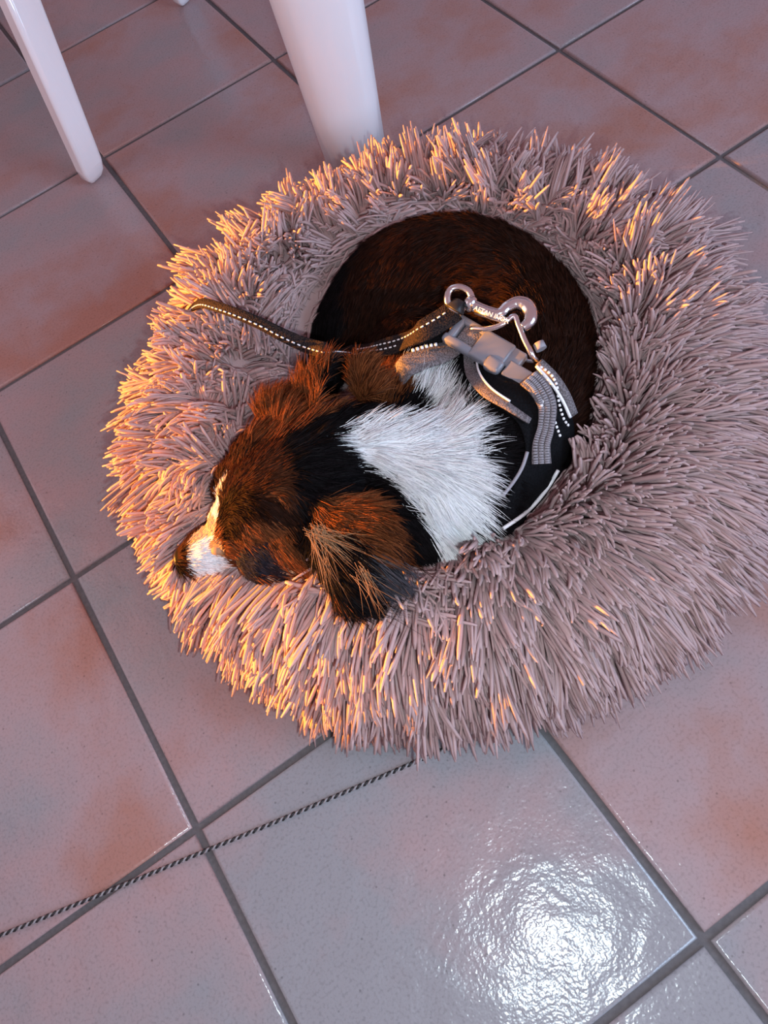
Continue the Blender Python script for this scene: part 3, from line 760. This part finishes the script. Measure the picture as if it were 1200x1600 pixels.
# ------------------------------------------------------------------ white table: one broad tapered leg in view
FL, FR = at(521, 288, 0), at(611, 259, 0)
pn = np.cross(FR - FL, [0, 0, 1.]); pn /= np.linalg.norm(pn)
def on_plane(px, py):
    d = CAM_R @ np.array([(px - 600) / FPX, -(py - 800) / FPX, -1.0]); k = ((FL - CAM_T) @ pn) / (d @ pn); return CAM_T + k * d
TL, TR = on_plane(420, 0), on_plane(573, 0)
up_to = lambda f, t, z: f + (t - f) * (z / t[2])
table = empty('table', tuple((FL + FR) / 2)); tag(table, 'white glossy table whose broad tapering leg stands behind the pet bed', 'table')
TH = .70
def board(bm, f0, f1, t0, t1, depth):
    """leg: tapered, gently bowed board with rounded long edges"""
    n = pn if pn[1] > 0 else -pn; rows = []
    for z in np.linspace(0, 1, 8):
        a = f0 + (t0 - f0) * z; b = f1 + (t1 - f1) * z; ring = []
        m_ = 12
        for k in range(m_ + 1):
            t = k / m_; e = abs(2 * t - 1); y = .010 * (e ** 6) + .014 * (2 * t - 1) ** 2
            ring.append(a + (b - a) * t + n * y)
        for k in range(m_, -1, -1):
            t = k / m_; e = abs(2 * t - 1); ring.append(a + (b - a) * t + n * (depth - .010 * (e ** 6)))
        rows.append([bm.verts.new(p) for p in ring])
    q = len(rows[0])
    for i in range(7):
        for k in range(q):
            f = bm.faces.new((rows[i][k], rows[i][(k + 1) % q], rows[i + 1][(k + 1) % q], rows[i + 1][k])); f.smooth = True
    bm.faces.new(rows[0][::-1]); bm.faces.new(rows[-1]); bmesh.ops.recalc_face_normals(bm, faces=bm.faces[:])
tl, tr = up_to(FL, TL, TH), up_to(FR, TR, TH)
bm = bmesh.new(); board(bm, FL, FR, tl, tr, .035); keep(obj('leg', bm, MAT['paint']), table)
ex = (FR - FL) / np.linalg.norm(FR - FL); ey = pn if pn[1] > 0 else -pn
cT = (tl + tr) / 2 + ey * .40 + ex * .35
bm = bmesh.new(); rbox(bm, cT + np.array([0, 0, .012]), ex, ey, (0, 0, 1), .52, .46, .014, .6, 2); keep(obj('tabletop', bm, MAT['paint']), table)

# ------------------------------------------------------------------ white chair: two legs in view
hh = .275
d1, d2 = np.array([.60, .80, 0]), np.array([-.80, .60, 0])
fm_ = at(143, 297, 0); fl, fr = fm_ + d2 * .024, fm_ + d1 * .040
tm_ = at(10, 0, hh); tl_, tr_ = tm_ + d2 * .028, tm_ + d1 * .050
chair = empty('chair', tuple(fm_)); tag(chair, 'white painted chair at the upper left, two slim square legs in view', 'chair')
SH = .44
def leg_mesh(off):
    bm = bmesh.new(); rows = []
    for z in (0.0, .004, .012, .026, .28, 1.0):
        k = z if z == 1.0 else z; zz = k * SH if z >= .1 else z
        s = zz / hh; a, m_, b = fl + (tl_ - fl) * s, fm_ + (tm_ - fm_) * s, fr + (tr_ - fr) * s
        d = a + b - m_; c = (a + b) / 2; sh = {0.0: .30, .004: .62, .012: .88}.get(z, 1.0)
        quad = [a, m_, b, d]; ring = []
        for i in range(4):
            p, q0, q1 = quad[i], quad[i - 1], quad[(i + 1) % 4]
            for w_ in ((.16, 0), (.05, .05), (0, .16)):
                ring.append(c + ((p + (q0 - p) * w_[0] + (q1 - p) * w_[1]) - c) * sh)
        rows.append([bm.verts.new(p + off) for p in ring])
    q = len(rows[0])
    for i in range(len(rows) - 1):
        for k in range(q):
            f = bm.faces.new((rows[i][k], rows[i][(k + 1) % q], rows[i + 1][(k + 1) % q], rows[i + 1][k])); f.smooth = k % 3 != 2 or i < 3
    bm.faces.new(rows[0][::-1]); bm.faces.new(rows[-1]); bmesh.ops.recalc_face_normals(bm, faces=bm.faces[:])
    return bm
off2 = at(284, 18, 0) - at(143, 297, 0)
lft = np.array([-off2[1], off2[0], 0]); lft = lft / np.linalg.norm(lft) * .36
for off in (np.zeros(3), off2):
    keep(obj('leg', leg_mesh(off), MAT['paint']), chair)
tc_ = fm_ + (tm_ - fm_) * (SH / hh)
c0 = tc_ + off2 / 2 + lft / 2; u_ = off2 / np.linalg.norm(off2); v_ = lft / np.linalg.norm(lft)
bm = bmesh.new(); rbox(bm, c0 + np.array([0, 0, .014]), u_, v_, (0, 0, 1), np.linalg.norm(off2) / 2 + .03, .21, .016, .6, 2); keep(obj('seat', bm, MAT['paint']), chair)

# ------------------------------------------------------------------ thin twisted cord on the floor
cp = catmull([at(x, y, .0022) for x, y in ((-60, 1486), (0, 1462), (100, 1421), (200, 1380), (310, 1334), (410, 1293), (520, 1246), (630, 1199), (700, 1168))], 40)
seg = np.r_[0, np.cumsum(np.linalg.norm(np.diff(cp, axis=0), axis=1))]; pitch = .0078; n = int(seg[-1] / pitch * 8)
s = np.linspace(0, seg[-1], n); cx = np.c_[[np.interp(s, seg, cp[:, k]) for k in range(3)]].T
tg = np.gradient(cx, axis=0); tg /= np.linalg.norm(tg, axis=1)[:, None]; sv = np.cross(tg, [0, 0, 1.]); sv /= np.linalg.norm(sv, axis=1)[:, None]
cord = empty('twisted_cord', tuple(cp[0])); tag(cord, 'thin black and pale twisted cord lying across the tiles below the pet bed', 'cord')
for nm, ph0, mt in (('dark_strand', 0, 'cord_d'), ('pale_strand', math.pi, 'cord_l')):
    a = s / pitch * 2 * math.pi + ph0
    hx = cx + sv * (np.cos(a) * .0011)[:, None] + np.array([0, 0, 1.]) * (np.sin(a) * .0008)[:, None]
    bm = bmesh.new(); tube(bm, hx, .00115, 5); keep(obj(nm, bm, MAT[mt]), cord)
